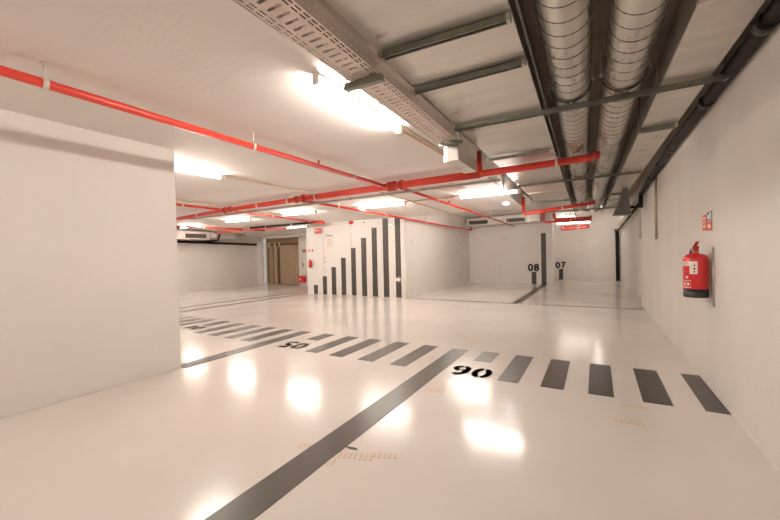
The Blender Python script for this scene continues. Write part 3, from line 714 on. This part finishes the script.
MB().box((-5.06, 9.17, .48), (-4.88, 9.236, .57), .006).build('body', WHITE, t)
MB().box((-4.93, 9.165, .58), (-4.90, 9.236, .64), .004).build('upper_plug', METAL, t)
MB().box((-4.93, 9.165, .42), (-4.90, 9.236, .475), .004).build('lower_plug', METAL, t)
def flat_sign(loc, w, h, lb, cols):
    x, y, z = loc; t = thing('wall_sign', (x, y, z-h/2), lb, 'sign')
    MB().box((x-w/2, y-.006, z-h/2), (x+w/2, y, z+h/2)).build('panel', WHITE, t)
    n = len(cols)
    for i, mm in enumerate(cols):
        MB().box((x-w/2+w*(i+.12)/n, y-.009, z-h*.38), (x-w/2+w*(i+.88)/n, y-.0062, z+h*.38)).build('print', mm, t)
flat_sign((-8.24, 9.236, 1.44), .22, .11, 'small red and white sign above the distant extinguisher', [REDSIGN, PAPER, REDSIGN])
flat_sign((-10.86, 11.696, 1.48), .34, .17, 'small red and grey sign on the wall right of the doorway', [PAPER, BLUEG, REDSIGN])
tag(MB().box((-10.93, 11.66, .80), (-10.85, 11.698, .99), .01).build('wall_intercom', METAL), 'narrow grey switch panel right of the doorway', 'switch')
t = thing('hose_box', (-10.9, 11.6, .14), 'red fire box low on the wall right of the doorway', 'fire box')
MB().box((-11.07, 11.55, .14), (-10.72, 11.70, .42), .01).build('cabinet', REDSIGN, t)
MB().box((-11.0, 11.543, .24), (-10.9, 11.5495, .31)).build('label_plate', YELLOW, t)

# extinguishers
def extinguisher(c, s, face, lb, full=True):
    """c = centre of base; face = direction of the wall from the cylinder (unit vector)"""
    x, y, z = c; r = .088*s; H = .405*s; t = thing('fire_extinguisher', c, lb, 'fire extinguisher')
    R = lambda *p: p
    band = .082*s
    MB().lathe([(r*.97, .008*s), (r, .0*s+.014*s), (r*1.008, band)], (x, y, z), 36).build('foot_ring', BLACK, t)
    prof = [(r*.99, band), (r, band+.005*s), (r, H*.84)]
    for i in range(1, 9):
        a = i/8*PI/2; prof.append((r*(.30+.70*math.cos(a)), H*.84+H*.13*math.sin(a)))
    prof.append((.021*s, H*1.0)); MB().lathe(prof, (x, y, z), 36).build('cylinder', EXT, t)
    f = V(*face); sd = V(-f.y, f.x, 0)
    if not full: return t
    C = V(x, y, z)
    MB().lathe([(.022*s, H*.985), (.024*s, H*1.02), (.018*s, H*1.03), (.018*s, H*1.06)], (x, y, z), 18).build('valve_collar', METAL, t)
    # lever head: valve body, upper and lower lever pointing along +y (away), rising
    hd = V(.1, -.95, .0).normalized()
    top = C+V(0, 0, H*1.035)
    m = MB(); RR = Matrix((hd, V(-hd.y, hd.x, 0), V(0, 0, 1))).transposed()
    m.obox(top+V(0, 0, .01*s), (.05*s, .034*s, .05*s), RR, .004); v = m.build('valve_body', REDD, t)
    def slab(p, q, w, th, name, mm, par):
        p, q = V(*p), V(*q); d = (q-p); L = d.length; d.normalize(); n = V(-hd.y, hd.x, 0); u = d.cross(n)
        mb = MB(); mb.obox((p+q)/2, (L, w, th), Matrix((d, n, u)).transposed(), .002); return mb.build(name, mm, par)
    slab(top+hd*-.03*s+V(0, 0, .03*s), top+hd*-.085*s*-.6+V(0, 0, .075*s), .026*s, .008*s, 'squeeze_lever', EXT, t)
    slab(top+hd*-.02*s+V(0, 0, .01*s), top+hd*.055*s+V(0, 0, .035*s), .024*s, .008*s, 'carry_handle', REDD, t)
    MB().lathe([(.014*s, 0), (.016*s, .012*s)], tuple(top+V(-.03*s, 0, .01*s)), 14, 'X').build('pressure_gauge', METAL, t)
    # hose loops from the valve down the far side
    hp = [top-hd*.02*s+V(0, 0, .012*s), top-hd*.06*s+V(-.01, 0, .015*s), top-hd*.085*s+V(-.01, 0, -.03*s), top-hd*.098*s+V(-.0, 0, -.09*s), top-hd*.10*s+V(0, 0, -.2*s), top-hd*.098*s+V(0, 0, -.33*s)]
    MB().tube(hp, .0105*s, 10).build('hose', BLACK, t)
    MB().tube([hp[-1]+V(0, 0, .01), hp[-1]-V(0, 0, .05*s)], .014*s, 10, rs=[.012*s, .016*s]).build('nozzle', BLACK, t)
    # wall bracket, nearer the viewer edge
    m = MB(); b0 = C+f*(r+.0)
    m.box((b0.x-.004, y-.012, z+.1), (.8645, y+.012, z+H*.8)); m.build('wall_bracket', METAL, t)
    m = MB(); m.tube([(x+r*.9, y-.09, z+H*.9), (.85, y-.105, z+H*.98), (.858, y-.105, z+H*1.05), (.85, y-.12, z+H*1.09)], .006, 8); m.tube([(.86, y-.105, z-.06), (.86, y-.105, z+H*1.03)], .007, 8); m.build('hanger_hook', METAL, t)
    # labels wrapped on the cylinder, facing the camera side (-x,-y)
    def wrap(a0, a1, z0, z1, mm, name, par, lift=.0012):
        mb = MB(); n = 12; ra = r+lift; A = [math.radians(a0+(a1-a0)*i/n) for i in range(n+1)]
        lo = [mb.bm.verts.new(V(x+ra*math.cos(a), y+ra*math.sin(a), z+z0*s)) for a in A]; hi = [mb.bm.verts.new(V(x+ra*math.cos(a), y+ra*math.sin(a), z+z1*s)) for a in A]
        for i in range(n): mb.bm.faces.new([lo[i], lo[i+1], hi[i+1], hi[i]])
        return mb.build(name, mm, par)
    # camera sees directions around 225..235 deg
    wl = wrap(233, 268, .215, .325, WHITE, 'white_label', t)
    wrap(186, 233, .285, .325, WHITE, 'white_strip', t)
    for i, (zz, mm) in enumerate(((.29, REDSIGN), (.262, BLACK), (.235, REDSIGN))):
        wrap(250, 258, zz-.008, zz+.008, mm, 'pictogram', wl, .002)
    fr = wrap(196, 238, .095, .10, WHITE, 'outline_print', t); 
    for a in ((196, 197, .10, .16), (237, 238, .10, .16), (196, 238, .155, .159), (214, 215.2, .10, .16)): wrap(*a, WHITE, 'outline', fr, .0014)
    wrap(200, 208, .115, .14, WHITE, 'icon', fr, .0014); wrap(221, 229, .115, .14, WHITE, 'icon', fr, .0014)
    wrap(212, 224, .175, .195, WHITE, 'round_mark', t)
    for i in range(4): wrap(190, 228, .295+i*.007, .2975+i*.007, REDSIGN, 'text_line', t, .0018)
    return t
extinguisher((.762, 4.12, .807), 1.0, (1, 0, 0), 'large red fire extinguisher with black base hanging on the right wall')
t = extinguisher((-8.225, 9.17, .88), .55, (0, 1, 0), 'small distant red fire extinguisher on the wall left of the white door', False)
MB().tube([(-8.225, 9.17, 1.09), (-8.225, 9.17, 1.15)], .022, 10).build('valve_head', EXT, t)
MB().box((-8.25, 9.20, .95), (-8.2, 9.24, 1.08)).build('wall_bracket', BLACK, t)
# sign by the extinguisher
t = thing('extinguisher_sign', (.864, 4.22, 1.41), 'two panel red and white safety sign on the right wall above the extinguisher', 'sign')
def sx(y0, y1, z0, z1, mm, nm, lift): MB().box((.8645-lift, y0, z0), (.8645, y1, z1)).build(nm, mm, t)
sx(4.235, 4.375, 1.405, 1.545, REDSIGN, 'left_panel', .003); sx(4.06, 4.225, 1.395, 1.48, REDSIGN, 'lower_right_panel', .003); sx(4.06, 4.225, 1.485, 1.562, BLUEG, 'upper_right_panel', .003)
sx(4.27, 4.345, 1.43, 1.525, YELLOW, 'pictogram', .004)
sx(4.085, 4.125, 1.497, 1.55, WHITE, 'pictogram', .004); sx(4.15, 4.2, 1.50, 1.535, WHITE, 'pictogram', .004); sx(4.1, 4.185, 1.42, 1.45, YELLOW, 'text_line', .004)
sx(4.285, 4.33, 1.445, 1.51, REDSIGN, 'pictogram_cylinder', .005)

# small wall bits
for loc, lb, ax in (((-4.60, 13.2, 1.74), 'tiny grey wall fixing in bay 08, upper one', 'X'), ((-4.60, 13.2, 1.30), 'tiny grey wall fixing in bay 08, lower one', 'X'), ((-4.70, 9.6, 1.62), 'tiny grey wall fixing at the entrance of bay 08', 'X')):
    xw = -4.72+(loc[1]-9.28)*.2/5.34
    tag(MB().lathe([(.025, 0), (.02, .02)], (xw, loc[1], loc[2]), 10, 'X').build('wall_fixing', METAL), lb, 'fixing')
tag(MB().box((-3.2, 14.6, 1.76), (-2.98, 14.619, 1.79)).build('wall_plate', METAL), 'small dark plate high on the back wall of bay 08', 'plate')
tag(MB().box((-.62, 17.28, 1.63), (-.38, 17.299, 1.655)).build('wall_plate', METAL), 'small dark plate high on the far wall above bay 07', 'plate')

# ------------------------------------------------------------------ camera, world, view
cam = bpy.data.cameras.new('camera'); co = bpy.data.objects.new('camera', cam); COL.objects.link(co); S.camera = co
f = 364.307; cam.sensor_fit = 'HORIZONTAL'; cam.sensor_width = 36; cam.lens = f/780*36; cam.clip_start = .02
yaw, pit, rol = .515055, -.0151880, -.0222612
cy, sy, cp, sp, cr, sr = math.cos(yaw), math.sin(yaw), math.cos(pit), math.sin(pit), math.cos(rol), math.sin(rol)
fwd = V(-sy*cp, cy*cp, sp); rt = V(cy, sy, 0); up = rt.cross(fwd)
r2 = rt*cr+up*sr; u2 = up*cr-rt*sr
M = Matrix((r2, u2, -fwd)).transposed().to_4x4(); M.translation = V(0, 0, 1.25); co.matrix_world = M
w = bpy.data.worlds.new('world'); S.world = w; w.use_nodes = True
w.node_tree.nodes['Background'].inputs[0].default_value = (1, .88, .8, 1); w.node_tree.nodes['Background'].inputs[1].default_value = .3
S.view_settings.view_transform = 'Standard'; S.view_settings.look = 'None'; S.view_settings.exposure = .5; S.view_settings.gamma = 1.04
S.cycles.max_bounces = 10; S.cycles.diffuse_bounces = 6; S.cycles.use_denoising = True
S.cycles.sample_clamp_indirect = 6
